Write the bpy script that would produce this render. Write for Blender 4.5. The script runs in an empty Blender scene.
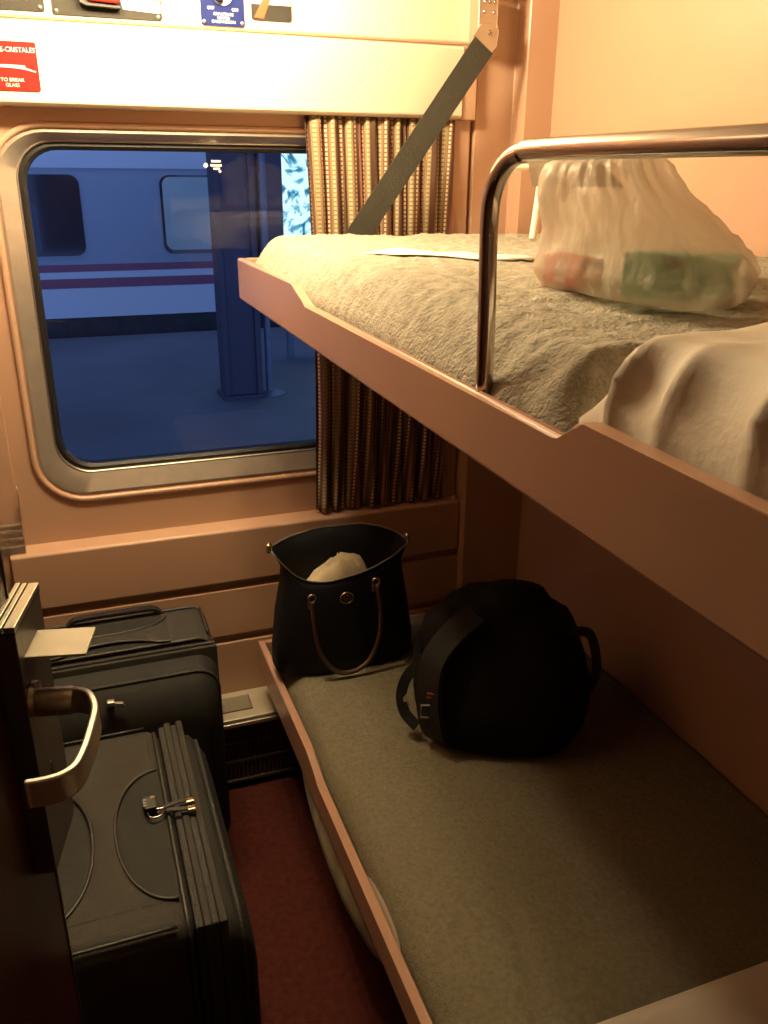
import bpy, bmesh, math, random
from mathutils import Vector, Matrix, noise
random.seed(7)
PI = math.pi
scn = bpy.context.scene
col = scn.collection

# ------------------------------------------------------------------ camera
YAW, PITCH, ROLL, FPX = 0.353022, 0.382910, -0.009067, 848.6
CAM = Vector((0, 0, 1.62))
fw = Vector((math.sin(YAW)*math.cos(PITCH), math.cos(YAW)*math.cos(PITCH), -math.sin(PITCH)))
rt = Vector((math.cos(YAW), -math.sin(YAW), 0)); dn = fw.cross(rt)
rt2 = rt*math.cos(ROLL) + dn*math.sin(ROLL); dn2 = -rt*math.sin(ROLL) + dn*math.cos(ROLL)
cd = bpy.data.cameras.new('camera'); cam = bpy.data.objects.new('camera', cd); col.objects.link(cam)
m = Matrix((rt2, -dn2, -fw)).transposed().to_4x4(); m.translation = CAM
cam.matrix_world = m
cd.sensor_fit = 'VERTICAL'; cd.sensor_height = 36; cd.lens = FPX*36/1024
cd.clip_start = 0.01; cd.clip_end = 200
scn.camera = cam

# ------------------------------------------------------------------ world, light, exposure
w = bpy.data.worlds.new('dusk'); scn.world = w; w.use_nodes = True
bg = w.node_tree.nodes['Background']
bg.inputs[0].default_value = (0.23, 0.40, 0.95, 1); bg.inputs[1].default_value = 1.7
LAMP_POS = Vector((0.21, 1.72, 2.075)); LAMP_W = 62.0; LAMP_COL = (1.0, 0.79, 0.48)
for dx in (-.17, 0, .17):                              # the bulbs of the long ceiling lamp
    ld = bpy.data.lights.new('lamp_bulb', 'POINT'); ld.shadow_soft_size = .045
    ld.energy = LAMP_W/3; ld.color = LAMP_COL
    lo = bpy.data.objects.new('lamp_bulb', ld); lo.location = LAMP_POS+Vector((dx, 0, 0)); col.objects.link(lo)
vs = scn.view_settings
vs.view_transform = 'Standard'; vs.look = 'None'; vs.gamma = 1; vs.exposure = 0.0; vs.use_curve_mapping = False

# ------------------------------------------------------------------ materials
def lin(r, g, b):
    f = lambda c: (c/255/12.92 if c/255 <= .04045 else ((c/255+.055)/1.055)**2.4)
    return (f(r), f(g), f(b), 1)
def mat(name, colr, rough=.5, metal=0, bump=0, bscale=200, var=0, vscale=8, spec=.5, coat=0, detail=4, stretch=None):
    M = bpy.data.materials.new(name); M.use_nodes = True
    nt = M.node_tree; b = nt.nodes['Principled BSDF']
    b.inputs['Base Color'].default_value = colr; b.inputs['Roughness'].default_value = rough
    b.inputs['Metallic'].default_value = metal; b.inputs['Specular IOR Level'].default_value = spec
    b.inputs['Coat Weight'].default_value = coat
    tc = nt.nodes.new('ShaderNodeTexCoord'); src = tc.outputs['Object']
    if stretch:
        mp = nt.nodes.new('ShaderNodeMapping'); mp.inputs['Scale'].default_value = stretch
        nt.links.new(src, mp.inputs[0]); src = mp.outputs[0]
    if var:
        n = nt.nodes.new('ShaderNodeTexNoise'); n.inputs['Scale'].default_value = vscale; n.inputs['Detail'].default_value = detail
        nt.links.new(src, n.inputs['Vector'])
        r = nt.nodes.new('ShaderNodeValToRGB')
        r.color_ramp.elements[0].position = .3; r.color_ramp.elements[1].position = .7
        r.color_ramp.elements[0].color = tuple(c*(1-var) for c in colr[:3])+(1,)
        r.color_ramp.elements[1].color = tuple(min(1, c*(1+var)) for c in colr[:3])+(1,)
        nt.links.new(n.outputs['Fac'], r.inputs[0]); nt.links.new(r.outputs[0], b.inputs['Base Color'])
    if bump:
        n2 = nt.nodes.new('ShaderNodeTexNoise'); n2.inputs['Scale'].default_value = bscale; n2.inputs['Detail'].default_value = 3
        nt.links.new(src, n2.inputs['Vector'])
        bp = nt.nodes.new('ShaderNodeBump'); bp.inputs['Strength'].default_value = bump; bp.inputs['Distance'].default_value = .004
        nt.links.new(n2.outputs['Fac'], bp.inputs['Height']); nt.links.new(bp.outputs[0], b.inputs['Normal'])
    return M
M = {}
M['wall'] = mat('peach_laminate', (.52, .325, .215, 1), .22, bump=.02, bscale=60, var=.03, vscale=3)
M['pelmet'] = mat('cream_pelmet', (.76, .62, .46, 1), .35, bump=.02, bscale=60, var=.03, vscale=3)
M['bunk'] = mat('peach_enamel', (.46, .265, .18, 1), .26, bump=.03, bscale=90, var=.03, vscale=4)
M['carpet'] = mat('dark_red_carpet', (.078, .0185, .013, 1), .95, bump=.9, bscale=420, var=.22, vscale=60, spec=.1)
M['brown'] = mat('brown_laminate', (.16, .085, .055, 1), .4, var=.12, vscale=6)  # dark tone picked for the left and front walls to cut bounce fill
M['ceil'] = mat('cream_ceiling', (.60, .48, .36, 1), .6, var=.02)
M['door'] = mat('maroon_door', (.055, .016, .010, 1), .35, var=.15, vscale=5, stretch=(6, 6, 1))
M['alu'] = mat('brushed_aluminium', (.60, .53, .44, 1), .32, .7, bump=.05, bscale=160, var=.06, vscale=30)
M['steel'] = mat('satin_steel', (.62, .58, .50, 1), .33, .95, var=.05, vscale=20)
M['lever'] = mat('satin_lever', (.44, .41, .35, 1), .36, .8, var=.05, vscale=20)
M['capsteel'] = mat('cap_steel', (.30, .28, .22, 1), .38, .8, var=.08, vscale=30)
M['darksteel'] = mat('dark_metal_case', (.10, .09, .085, 1), .38, .55, bump=.04, bscale=300, var=.1, vscale=20)
M['chrome'] = mat('chrome', (.50, .46, .42, 1), .12, 1, var=.03, vscale=10)
M['rubber'] = mat('black_gasket', (.012, .011, .010, 1), .45, var=.1)
M['black_plastic'] = mat('black_plastic', (.016, .015, .014, 1), .42, var=.15, vscale=30)
M['nylon'] = mat('black_nylon', (.034, .031, .024, 1), .72, bump=.25, bscale=700, var=.12, vscale=25, spec=.3)
M['nylon_pocket'] = mat('black_nylon_ballistic', (.018, .0175, .0150, 1), .70, bump=.3, bscale=800, var=.12, vscale=25, spec=.3)
M['piping'] = mat('dark_piping', (.027, .025, .020, 1), .5, var=.1)
M['zip'] = mat('zipper_tape', (.028, .026, .022, 1), .62, bump=.8, bscale=260, var=.2, vscale=90)
M['brass'] = mat('pale_brass', (.72, .58, .34, 1), .25, 1, var=.05, vscale=30)
M['navy'] = mat('navy_nylon', (.0055, .006, .0085, 1), .62, bump=.12, bscale=400, var=.1, vscale=10, spec=.25)
M['pack'] = mat('black_backpack_canvas', (.0075, .0075, .007, 1), .75, bump=.35, bscale=350, var=.15, vscale=12, spec=.2)
M['webbing'] = mat('black_webbing', (.0075, .007, .0065, 1), .75, bump=.4, bscale=300, var=.15, vscale=40)
M['leather'] = mat('tan_leather', (.075, .034, .016, 1), .5, bump=.12, bscale=120, var=.2, vscale=20)
M['cloth'] = mat('cream_cloth', (.62, .52, .34, 1), .9, bump=.25, bscale=90, var=.08, vscale=15)
M['orange'] = mat('orange_thread', (.35, .08, .02, 1), .7, var=.1)
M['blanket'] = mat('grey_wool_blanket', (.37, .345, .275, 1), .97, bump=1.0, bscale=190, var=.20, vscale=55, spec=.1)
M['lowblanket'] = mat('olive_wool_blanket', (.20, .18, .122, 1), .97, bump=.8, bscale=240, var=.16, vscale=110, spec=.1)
M['undersheet'] = mat('unbleached_sheet', (.32, .27, .19, 1), .9, var=.05)
M['sheet'] = mat('white_sheet', (.70, .64, .53, 1), .85, bump=.15, bscale=120, var=.03)
M['mattress'] = mat('mattress_ticking', (.45, .40, .30, 1), .9, var=.1)
M['paper'] = mat('white_paper', (.85, .83, .76, 1), .6, var=.02)
M['strap'] = mat('green_grey_strap', (.040, .038, .026, 1), .75, bump=.4, bscale=260, var=.1, vscale=30)
M['white_plastic'] = mat('cream_plastic', (.78, .70, .54, 1), .35, var=.02)
M['red_print'] = mat('red_sign_print', (.50, .014, .010, 1), .75, spec=.15, var=.03)
M['blue_print'] = mat('blue_sign_print', (.008, .014, .085, 1), .75, spec=.15, var=.05)
M['black_print'] = mat('black_sign_panel', (.03, .027, .022, 1), .75, spec=.15, var=.08)
M['white_print'] = mat('white_print', (.85, .82, .75, 1), .5, var=.01)
M['yellow_print'] = mat('yellow_print', (.80, .62, .08, 1), .5, var=.02)
M['heater'] = mat('heater_enamel', (.52, .47, .36, 1), .35, .25, var=.05, vscale=20)
M['heater_dark'] = mat('heater_slats', (.085, .055, .040, 1), .5, .2, var=.15, vscale=30)
M['seatfab'] = mat('beige_checked_upholstery', (.36, .30, .20, 1), .9, bump=.4, bscale=300, var=.35, vscale=18)
M['green_pack'] = mat('green_carton', (.04, .62, .40, 1), .4, var=.1, vscale=10)
M['red_pack'] = mat('red_carton', (.70, .06, .03, 1), .45, var=.08, vscale=10)
M['dark_pack'] = mat('dark_carton_print', (.02, .04, .05, 1), .4, var=.08)
M['concrete'] = mat('platform_asphalt', (.17, .16, .17, 1), .7, bump=.2, bscale=30, var=.2, vscale=.8)
M['train_blue'] = mat('train_blue_grey_paint', (.42, .46, .52, 1), .35, var=.03, vscale=.6)
M['train_white'] = mat('train_white_paint', (.82, .83, .84, 1), .35, var=.03, vscale=.6)
M['train_red'] = mat('train_red_paint', (.36, .10, .16, 1), .4, var=.05)
M['train_dark'] = mat('train_underframe', (.05, .05, .055, 1), .7, var=.2)
M['train_glass'] = mat('train_dark_glass', (.03, .035, .05, 1), .08, var=.1)
M['train_blind'] = mat('train_lowered_blind', (.55, .64, .56, 1), .6, var=.1, vscale=2)  # paler than the glass: window reflection put into the colour
M['pillar'] = mat('pillar_dark_paint', (.055, .045, .07, 1), .6, var=.15, vscale=2)
M['post'] = mat('post_blue_grey', (.16, .18, .22, 1), .5, .3, var=.1)

def special():
    # clear window pane: see-through with the mirror gloss of two glass sheets
    g = bpy.data.materials.new('window_glass'); g.use_nodes = True; nt = g.node_tree; nt.nodes.clear()
    o = nt.nodes.new('ShaderNodeOutputMaterial'); mx = nt.nodes.new('ShaderNodeMixShader')
    t = nt.nodes.new('ShaderNodeBsdfTransparent'); t.inputs[0].default_value = (.86, .90, .95, 1)
    gl = nt.nodes.new('ShaderNodeBsdfGlossy'); gl.inputs['Roughness'].default_value = .008
    fr = nt.nodes.new('ShaderNodeFresnel'); fr.inputs[0].default_value = 1.55
    nt.links.new(fr.outputs[0], mx.inputs[0]); nt.links.new(t.outputs[0], mx.inputs[1]); nt.links.new(gl.outputs[0], mx.inputs[2])
    nt.links.new(mx.outputs[0], o.inputs[0]); M['glass'] = g
    # thin milky carrier bag film
    p = bpy.data.materials.new('milky_bag_film'); p.use_nodes = True; nt = p.node_tree; nt.nodes.clear()
    o = nt.nodes.new('ShaderNodeOutputMaterial')
    d = nt.nodes.new('ShaderNodeBsdfDiffuse'); d.inputs[0].default_value = (.66, .58, .46, 1)
    tl = nt.nodes.new('ShaderNodeBsdfTranslucent'); tl.inputs[0].default_value = (.66, .58, .46, 1)
    m1 = nt.nodes.new('ShaderNodeMixShader'); m1.inputs[0].default_value = .45
    tr = nt.nodes.new('ShaderNodeBsdfTransparent'); m2 = nt.nodes.new('ShaderNodeMixShader'); m2.inputs[0].default_value = .34
    gl = nt.nodes.new('ShaderNodeBsdfGlossy'); gl.inputs['Roughness'].default_value = .38
    m3 = nt.nodes.new('ShaderNodeMixShader'); m3.inputs[0].default_value = .035
    tc = nt.nodes.new('ShaderNodeTexCoord'); n = nt.nodes.new('ShaderNodeTexNoise'); n.inputs['Scale'].default_value = 28; n.inputs['Detail'].default_value = 5
    mp = nt.nodes.new('ShaderNodeMapping'); mp.inputs['Scale'].default_value = (1.6, 1.6, .45)
    bp = nt.nodes.new('ShaderNodeBump'); bp.inputs['Strength'].default_value = .25; bp.inputs['Distance'].default_value = .02
    nt.links.new(tc.outputs['Object'], mp.inputs[0]); nt.links.new(mp.outputs[0], n.inputs['Vector']); nt.links.new(n.outputs['Fac'], bp.inputs['Height'])
    for x in (d, tl, gl): nt.links.new(bp.outputs[0], x.inputs['Normal'])
    nt.links.new(d.outputs[0], m1.inputs[1]); nt.links.new(tl.outputs[0], m1.inputs[2])
    nt.links.new(m1.outputs[0], m2.inputs[1]); nt.links.new(tr.outputs[0], m2.inputs[2])
    nt.links.new(m2.outputs[0], m3.inputs[1]); nt.links.new(gl.outputs[0], m3.inputs[2])
    nt.links.new(m3.outputs[0], o.inputs[0]); M['bag'] = p
    # clear moulded plastic
    c = bpy.data.materials.new('clear_plastic'); c.use_nodes = True; nt = c.node_tree; nt.nodes.clear()
    o = nt.nodes.new('ShaderNodeOutputMaterial'); mx = nt.nodes.new('ShaderNodeMixShader'); mx.inputs[0].default_value = .38
    t = nt.nodes.new('ShaderNodeBsdfTransparent'); t.inputs[0].default_value = (.93, .91, .88, 1)
    gl = nt.nodes.new('ShaderNodeBsdfGlossy'); gl.inputs['Roughness'].default_value = .06
    n = nt.nodes.new('ShaderNodeTexNoise'); n.inputs['Scale'].default_value = 90
    bp = nt.nodes.new('ShaderNodeBump'); bp.inputs['Strength'].default_value = .6; nt.links.new(n.outputs['Fac'], bp.inputs['Height']); nt.links.new(bp.outputs[0], gl.inputs['Normal'])
    nt.links.new(t.outputs[0], mx.inputs[1]); nt.links.new(gl.outputs[0], mx.inputs[2]); nt.links.new(mx.outputs[0], o.inputs[0]); M['clear'] = c
    # curtain: woven stripes, u across the cloth and v down it (metres) from a UV map
    k = bpy.data.materials.new('striped_curtain_weave'); k.use_nodes = True; nt = k.node_tree; b = nt.nodes['Principled BSDF']
    b.inputs['Roughness'].default_value = .9; b.inputs['Specular IOR Level'].default_value = .15
    uv = nt.nodes.new('ShaderNodeUVMap'); uv.uv_map = 'cloth'
    sp = nt.nodes.new('ShaderNodeSeparateXYZ'); nt.links.new(uv.outputs[0], sp.inputs[0])
    def math_(op, a, bb):
        q = nt.nodes.new('ShaderNodeMath'); q.operation = op
        for i, v in enumerate((a, bb)):
            if v is None: continue
            if isinstance(v, (int, float)): q.inputs[i].default_value = v
            else: nt.links.new(v, q.inputs[i])
        return q.outputs[0]
    fu = math_('FRACT', math_('MULTIPLY', sp.outputs[0], 1/.118), None)
    def ramp(stops):
        r = nt.nodes.new('ShaderNodeValToRGB'); r.color_ramp.interpolation = 'CONSTANT'
        e = r.color_ramp.elements
        e[0].position = 0; e[0].color = stops[0][1]; e[1].position = stops[1][0]; e[1].color = stops[1][1]
        for pz, cc in stops[2:]:
            q = e.new(pz); q.color = cc
        nt.links.new(fu, r.inputs[0]); return r.outputs[0]
    BR, RD, OL, DK, CR = (.20, .105, .065, 1), (.28, .11, .08, 1), (.25, .185, .095, 1), (.11, .06, .042, 1), (.66, .55, .37, 1)
    base = ramp([(0, DK), (.06, BR), (.20, DK), (.26, OL), (.42, BR), (.52, DK), (.58, RD), (.70, BR), (.82, OL), (.94, DK)])
    W1, B0 = (1, 1, 1, 1), (0, 0, 0, 1)
    msk = ramp([(0, B0), (.10, W1), (.165, B0), (.30, (.55, .55, .55, 1)), (.38, B0), (.455, W1), (.50, B0), (.62, (.3, .3, .3, 1)), (.66, B0), (.72, W1), (.77, B0), (.86, (.6, .6, .6, 1)), (.92, B0)])
    fv = math_('FRACT', math_('MULTIPLY', sp.outputs[1], 1/.0100), None)
    dash = math_('GREATER_THAN', fv, .38)
    mx = nt.nodes.new('ShaderNodeMix'); mx.data_type = 'RGBA'
    nt.links.new(math_('MULTIPLY', msk, dash), mx.inputs['Factor']); nt.links.new(base, mx.inputs['A']); mx.inputs['B'].default_value = CR
    nt.links.new(mx.outputs['Result'], b.inputs['Base Color'])
    M['curtain'] = k
    # backlit poster: cool white with darker blue leaf shapes
    e = bpy.data.materials.new('backlit_poster'); e.use_nodes = True; nt = e.node_tree; nt.nodes.clear()
    o = nt.nodes.new('ShaderNodeOutputMaterial'); em = nt.nodes.new('ShaderNodeEmission'); em.inputs[1].default_value = 1.5
    tc = nt.nodes.new('ShaderNodeTexCoord'); n = nt.nodes.new('ShaderNodeTexNoise'); n.inputs['Scale'].default_value = 7; n.inputs['Detail'].default_value = 3; n.inputs['Distortion'].default_value = 1.2
    r = nt.nodes.new('ShaderNodeValToRGB'); ee = r.color_ramp.elements
    ee[0].position = .36; ee[0].color = (.02, .12, .22, 1); ee[1].position = .50; ee[1].color = (.62, .88, .95, 1)
    q = ee.new(.43); q.color = (.12, .42, .55, 1)
    nt.links.new(tc.outputs['Object'], n.inputs['Vector']); nt.links.new(n.outputs['Fac'], r.inputs[0]); nt.links.new(r.outputs[0], em.inputs[0]); nt.links.new(em.outputs[0], o.inputs[0]); M['poster'] = e
    em2 = bpy.data.materials.new('lamp_diffuser'); em2.use_nodes = True; b = em2.node_tree.nodes['Principled BSDF']
    b.inputs['Base Color'].default_value = (.8, .75, .6, 1); b.inputs['Emission Color'].default_value = LAMP_COL+(1,); b.inputs['Emission Strength'].default_value = 3
    M['diffuser'] = em2
special()

# ------------------------------------------------------------------ helpers
def obj(name, bm, m_, parent=None, smooth=False, kind=None):
    me = bpy.data.meshes.new(name)
    bmesh.ops.recalc_face_normals(bm, faces=bm.faces)
    bm.to_mesh(me); bm.free()
    if smooth:
        me.shade_smooth() if hasattr(me, 'shade_smooth') else None
        if isinstance(smooth, (int, float)) and smooth is not True:
            me.set_sharp_from_angle(angle=math.radians(smooth))
    me.materials.append(M[m_] if isinstance(m_, str) else m_)
    o = bpy.data.objects.new(name, me); col.objects.link(o)
    if parent: o.parent = parent
    if kind: o['kind'] = kind
    return o
def tag(o, label, cat=None, group=None):
    o['label'] = label
    if cat: o['category'] = cat
    if group: o['group'] = group
    return o
def thing(name, label, cat, loc=(0, 0, 0), rz=0, group=None):
    o = bpy.data.objects.new(name, None); col.objects.link(o); o.empty_display_size = .05
    o.location = loc; o.rotation_euler = (0, 0, rz)
    return tag(o, label, cat, group)
def struct(name, bm, m_, label=None, smooth=False):
    o = obj(name, bm, m_, None, smooth, 'structure')
    if label: o['label'] = label
    return o
def box(x0, x1, y0, y1, z0, z1, bev=0, seg=2, bm=None):
    b = bm or bmesh.new()
    t = bmesh.new()
    bmesh.ops.create_cube(t, size=1)
    for v in t.verts:
        v.co = Vector((x0+(x1-x0)*(v.co.x+.5), y0+(y1-y0)*(v.co.y+.5), z0+(z1-z0)*(v.co.z+.5)))
    if bev: bmesh.ops.bevel(t, geom=list(t.edges), offset=bev, segments=seg, profile=.5, affect='EDGES')
    me = bpy.data.meshes.new('_t'); t.to_mesh(me); t.free(); b.from_mesh(me); bpy.data.meshes.remove(me)
    return b
def prism(pts, axis, a, b, bev=0, seg=2):
    """polygon pts in the two other axes, extruded along axis from a to b"""
    bm = bmesh.new()
    def P(p, t):
        return {'x': (t, p[0], p[1]), 'y': (p[0], t, p[1]), 'z': (p[0], p[1], t)}[axis]
    lo_ = [bm.verts.new(P(p, a)) for p in pts]; hi = [bm.verts.new(P(p, b)) for p in pts]
    n = len(pts)
    bm.faces.new(lo_); bm.faces.new(list(reversed(hi)))
    for i in range(n): bm.faces.new((lo_[i], lo_[(i+1) % n], hi[(i+1) % n], hi[i]))
    if bev: bmesh.ops.bevel(bm, geom=list(bm.edges), offset=bev, segments=seg, profile=.5, affect='EDGES')
    return bm
def tube(pts, r, n=10, closed=False, bm=None, flat=None, up=Vector((0, 0, 1))):
    """tube along pts; r radius or list; flat=(w,t) gives a rectangular strap"""
    b = bm or bmesh.new(); pts = [Vector(p) for p in pts]; N = len(pts); rings = []
    prev = None
    for i, p in enumerate(pts):
        if closed: t = pts[(i+1) % N]-pts[i-1]
        else: t = pts[min(i+1, N-1)]-pts[max(i-1, 0)]
        t.normalize()
        u = prev if prev is not None else (up if abs(t.dot(up)) < .97 else Vector((1, 0, 0)))
        s = u - t*u.dot(t)
        if s.length < 1e-6: s = t.orthogonal()
        s.normalize(); q = t.cross(s); prev = s
        ring = []
        if flat:
            w_, t_ = flat
            for a_, b_ in ((-1, -1), (1, -1), (1, 1), (-1, 1)): ring.append(b.verts.new(p+q*(a_*w_/2)+s*(b_*t_/2)))
        else:
            rr = r[i] if isinstance(r, (list, tuple)) else r
            for k in range(n):
                a_ = 2*PI*k/n; ring.append(b.verts.new(p+s*(rr*math.cos(a_))+q*(rr*math.sin(a_))))
        rings.append(ring)
    k = len(rings[0])
    for i in range(N if closed else N-1):
        A, B = rings[i], rings[(i+1) % N]
        for j in range(k): b.faces.new((A[j], A[(j+1) % k], B[(j+1) % k], B[j]))
    if not closed:
        b.faces.new(rings[0]); b.faces.new(list(reversed(rings[-1])))
    return b
def smooth_path(pts, sub=6, closed=False):
    pts = [Vector(p) for p in pts]; N = len(pts); out = []
    for i in range(N if closed else N-1):
        g = (lambda k: pts[k % N]) if closed else (lambda k: pts[max(0, min(N-1, k))])
        p0, p1, p2, p3 = g(i-1), g(i), g(i+1), g(i+2)
        for s in range(sub):
            t = s/sub
            out.append(.5*((2*p1)+(p2-p0)*t+(2*p0-5*p1+4*p2-p3)*t*t+(3*p1-p0-3*p2+p3)*t**3))
    if not closed: out.append(pts[-1])
    return out
def rrect(x0, x1, z0, z1, r, n=8):
    out = []
    for cx, cz, a0 in ((x1-r, z1-r, 0), (x0+r, z1-r, PI/2), (x0+r, z0+r, PI), (x1-r, z0+r, 1.5*PI)):
        for k in range(n+1):
            a = a0+PI/2*k/n; out.append((cx+r*math.cos(a), cz+r*math.sin(a)))
    return out
def loft(rings, cap=True, closed=True):
    bm = bmesh.new(); R = [[bm.verts.new(p) for p in r] for r in rings]; n = len(R[0])
    for i in range(len(R)-1):
        for j in range(n if closed else n-1):
            bm.faces.new((R[i][j], R[i][(j+1) % n], R[i+1][(j+1) % n], R[i+1][j]))
    if cap and closed: bm.faces.new(R[0]); bm.faces.new(list(reversed(R[-1])))
    return bm
def lathe(prof, n=20, c=(0, 0, 0), axis='z'):
    rings = []
    for r, h in prof:
        ring = []
        for k in range(n):
            a = 2*PI*k/n
            p = {'z': (r*math.cos(a), r*math.sin(a), h), 'y': (r*math.cos(a), h, r*math.sin(a)), 'x': (h, r*math.cos(a), r*math.sin(a))}[axis]
            ring.append((p[0]+c[0], p[1]+c[1], p[2]+c[2]))
        rings.append(ring)
    return loft(rings)
def text(body, size, loc, m_, parent, name='lettering', align='CENTER', rot=(PI/2, 0, 0), ext=.0003, sx=1):
    cu = bpy.data.curves.new('_txt', 'FONT'); cu.body = body; cu.size = size; cu.align_x = align; cu.extrude = ext; cu.resolution_u = 2
    t = bpy.data.objects.new('_txt', cu); col.objects.link(t)
    bpy.context.view_layer.update()
    me = bpy.data.meshes.new_from_object(t.evaluated_get(bpy.context.evaluated_depsgraph_get()))
    bpy.data.objects.remove(t); bpy.data.curves.remove(cu)
    me.transform(Matrix.Translation(loc) @ Matrix.Rotation(rot[2], 4, 'Z') @ Matrix.Rotation(rot[0], 4, 'X') @ Matrix.Diagonal((sx, 1, 1, 1)))
    me.materials.clear(); me.materials.append(M[m_])
    o = bpy.data.objects.new(name, me); col.objects.link(o)
    if parent: o.parent = parent
    return o
def sstep(a, b, x):
    t = max(0, min(1, (x-a)/(b-a))); return t*t*(3-2*t)
def fbm(x, y, z=0, s=1): return noise.fractal(Vector((x*s, y*s, z*s)), .7, 2.1, 4)

XL, XR, YB, YF, ZC = -.30, 1.17, 2.10, -.55, 2.16     # room shell
XB = .375                                             # outer face of the bunks

# ------------------------------------------------------------------ the room
struct('floor', box(XL-.05, XR+.05, YF-.05, 2.2, -.05, 0), 'carpet', 'dark red carpet on the compartment floor')
struct('ceiling', box(XL-.05, XR+.05, YF-.05, 2.2, ZC, ZC+.04), 'ceil', 'cream compartment ceiling')
struct('wall_right', box(XR, XR+.05, YF-.05, 2.2, 0, ZC), 'wall', 'peach laminate wall behind the bunks')
struct('wall_left', box(XL-.05, XL, YF-.05, 2.2, 0, ZC), 'brown', 'brown laminate wall behind the open door')
struct('wall_front', box(XL-.05, XR+.05, YF-.05, YF, 0, ZC), 'brown', 'brown laminate wall opposite the window')

# window opening
WX0, WX1, WZ0, WZ1 = -.110, .90, .870, 1.6935
GX0, GX1, GZ0, GZ1, GY = -.063, .85, .928, 1.666, 2.13
def plate_with_hole(x0, x1, z0, z1, hole, y0, y1):
    bm = bmesh.new()
    o_ = [bm.verts.new((x, y0, z)) for x, z in ((x0, z0), (x1, z0), (x1, z1), (x0, z1))]
    h_ = [bm.verts.new((x, y0, z)) for x, z in hole]
    es = [bm.edges.new((o_[i], o_[(i+1) % 4])) for i in range(4)]+[bm.edges.new((h_[i], h_[(i+1) % len(h_)])) for i in range(len(h_))]
    r = bmesh.ops.triangle_fill(bm, edges=es, use_beauty=True)
    fs = [f for f in bm.faces]
    ex = bmesh.ops.extrude_face_region(bm, geom=fs)
    bmesh.ops.translate(bm, verts=[v for v in ex['geom'] if isinstance(v, bmesh.types.BMVert)], vec=(0, y1-y0, 0))
    return bm
hole = rrect(WX0, WX1, WZ0, WZ1, .105)
wb = struct('wall_back', plate_with_hole(XL-.05, XR+.05, 0, ZC, hole, YB, YB+.035), 'wall', 'peach laminate wall around the train window')
# lower boards and ledge
obj('panel', prism([(2.101, .594), (2.05, .594), (2.046, .598), (2.046, .741), (2.050, .7455), (2.101, .752)], 'x', -.204, .985, .002, 2), 'wall', wb)
obj('panel', box(-.204, .992, 2.05, 2.1, .433, .572, .003), 'wall', wb)
obj('panel', box(-.204, .992, 2.05, 2.1, .0, .411, .003), 'wall', wb)
obj('panel_backing', box(-.204, .992, 2.066, 2.1, .0, .74), 'wall', wb)
obj('side_panel', box(XL, -.170, 2.090, 2.101, .752, 1.73, .003), 'wall', wb)
obj('side_panel', box(XL, -.206, 2.062, 2.101, 0, .745, .003), 'wall', wb)
# corner pilaster, stepping out towards the right wall
tp = struct('trim_2', prism([(.994, YB), (.994, 2.076), (1.094, 2.073), (1.096, 2.016), (XR+.01, 2.012), (XR+.01, YB)], 'z', 1.36, ZC, .002, 1), 'wall', 'stepped peach pilaster in the corner right of the curtain')
obj('lower_panel', box(.988, XR+.01, 2.018, 2.101, 0, 1.36, .003), 'wall', tp)
obj('curtain_side_panel', box(.925, .985, 2.082, 2.101, .75, 1.74, .003), 'wall', tp)
# pelmet
pel = struct('trim_1', prism([(2.10, 1.736), (2.055, 1.736), (2.048, 1.743), (2.048, 1.886), (2.052, 1.890), (2.10, 1.890)], 'x', XL, .945, .0015, 1), 'pelmet', 'cream pelmet above the train window')
obj('upper_fascia', prism([(2.10, 1.894), (2.052, 1.894), (2.046, 1.899), (2.046, ZC), (2.10, ZC)], 'x', XL, .958, .0015, 1), 'pelmet', pel)
obj('seam', box(XL, .95, 2.056, 2.1, 1.889, 1.895), 'wall', pel)
obj('end_stile', box(.945, .985, 2.054, 2.10, 1.734, ZC, .003), 'wall', pel)

# window_1
def ring_pts(inset, y, n=8, r=None):
    pass
win = bpy.data.objects.new('window_1', None); col.objects.link(win); win['kind'] = 'structure'; win['label'] = 'wide train window with rounded corners and an aluminium frame'
def rr3(x0, x1, z0, z1, r, y): return [(x, y, z) for x, z in rrect(x0, x1, z0, z1, r)]
bm = loft([rr3(WX0-.001, WX1+.001, WZ0-.001, WZ1+.001, .105, 2.099), rr3(WX0+.004, WX1-.004, WZ0+.004, WZ1-.004, .102, 2.098),
           rr3(GX0-.006, GX1+.006, GZ0-.008, GZ1+.006, .082, 2.120), rr3(GX0-.003, GX1+.003, GZ0-.005, GZ1+.003, .080, 2.128), rr3(GX0-.003, GX1+.003, GZ0-.005, GZ1+.003, .080, 2.134),
           rr3(WX0-.001, WX1+.001, WZ0-.001, WZ1+.001, .105, 2.134)], cap=False)
obj('window_frame', bm, 'alu', win, 35)
bm = loft([rr3(GX0-.005, GX1+.005, GZ0-.006, GZ1+.005, .082, 2.124), rr3(GX0+.003, GX1-.003, GZ0+.002, GZ1-.003, .078, 2.122), rr3(GX0+.010, GX1-.010, GZ0+.009, GZ1-.010, .072, 2.127), rr3(GX0+.011, GX1-.011, GZ0+.010, GZ1-.011, .072, 2.150), rr3(GX0-.005, GX1+.005, GZ0-.006, GZ1+.005, .082, 2.150)], cap=False)
obj('gasket', bm, 'rubber', win, 40)
bm = bmesh.new(); bm.faces.new([bm.verts.new(p) for p in rr3(GX0+.002, GX1-.002, GZ0+.001, GZ1-.002, .078, 2.136)])
pane = obj('pane', bm, 'glass', win)
obj('inner_trim', tube([(x, 2.1205, z) for x, z in rrect(GX0-.0075, GX1+.0075, GZ0-.0095, GZ1+.0075, .083)], .0032, 8, closed=True), 'steel', win, True)  # steel bead added to draw the bright highlight line along the gasket
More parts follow.
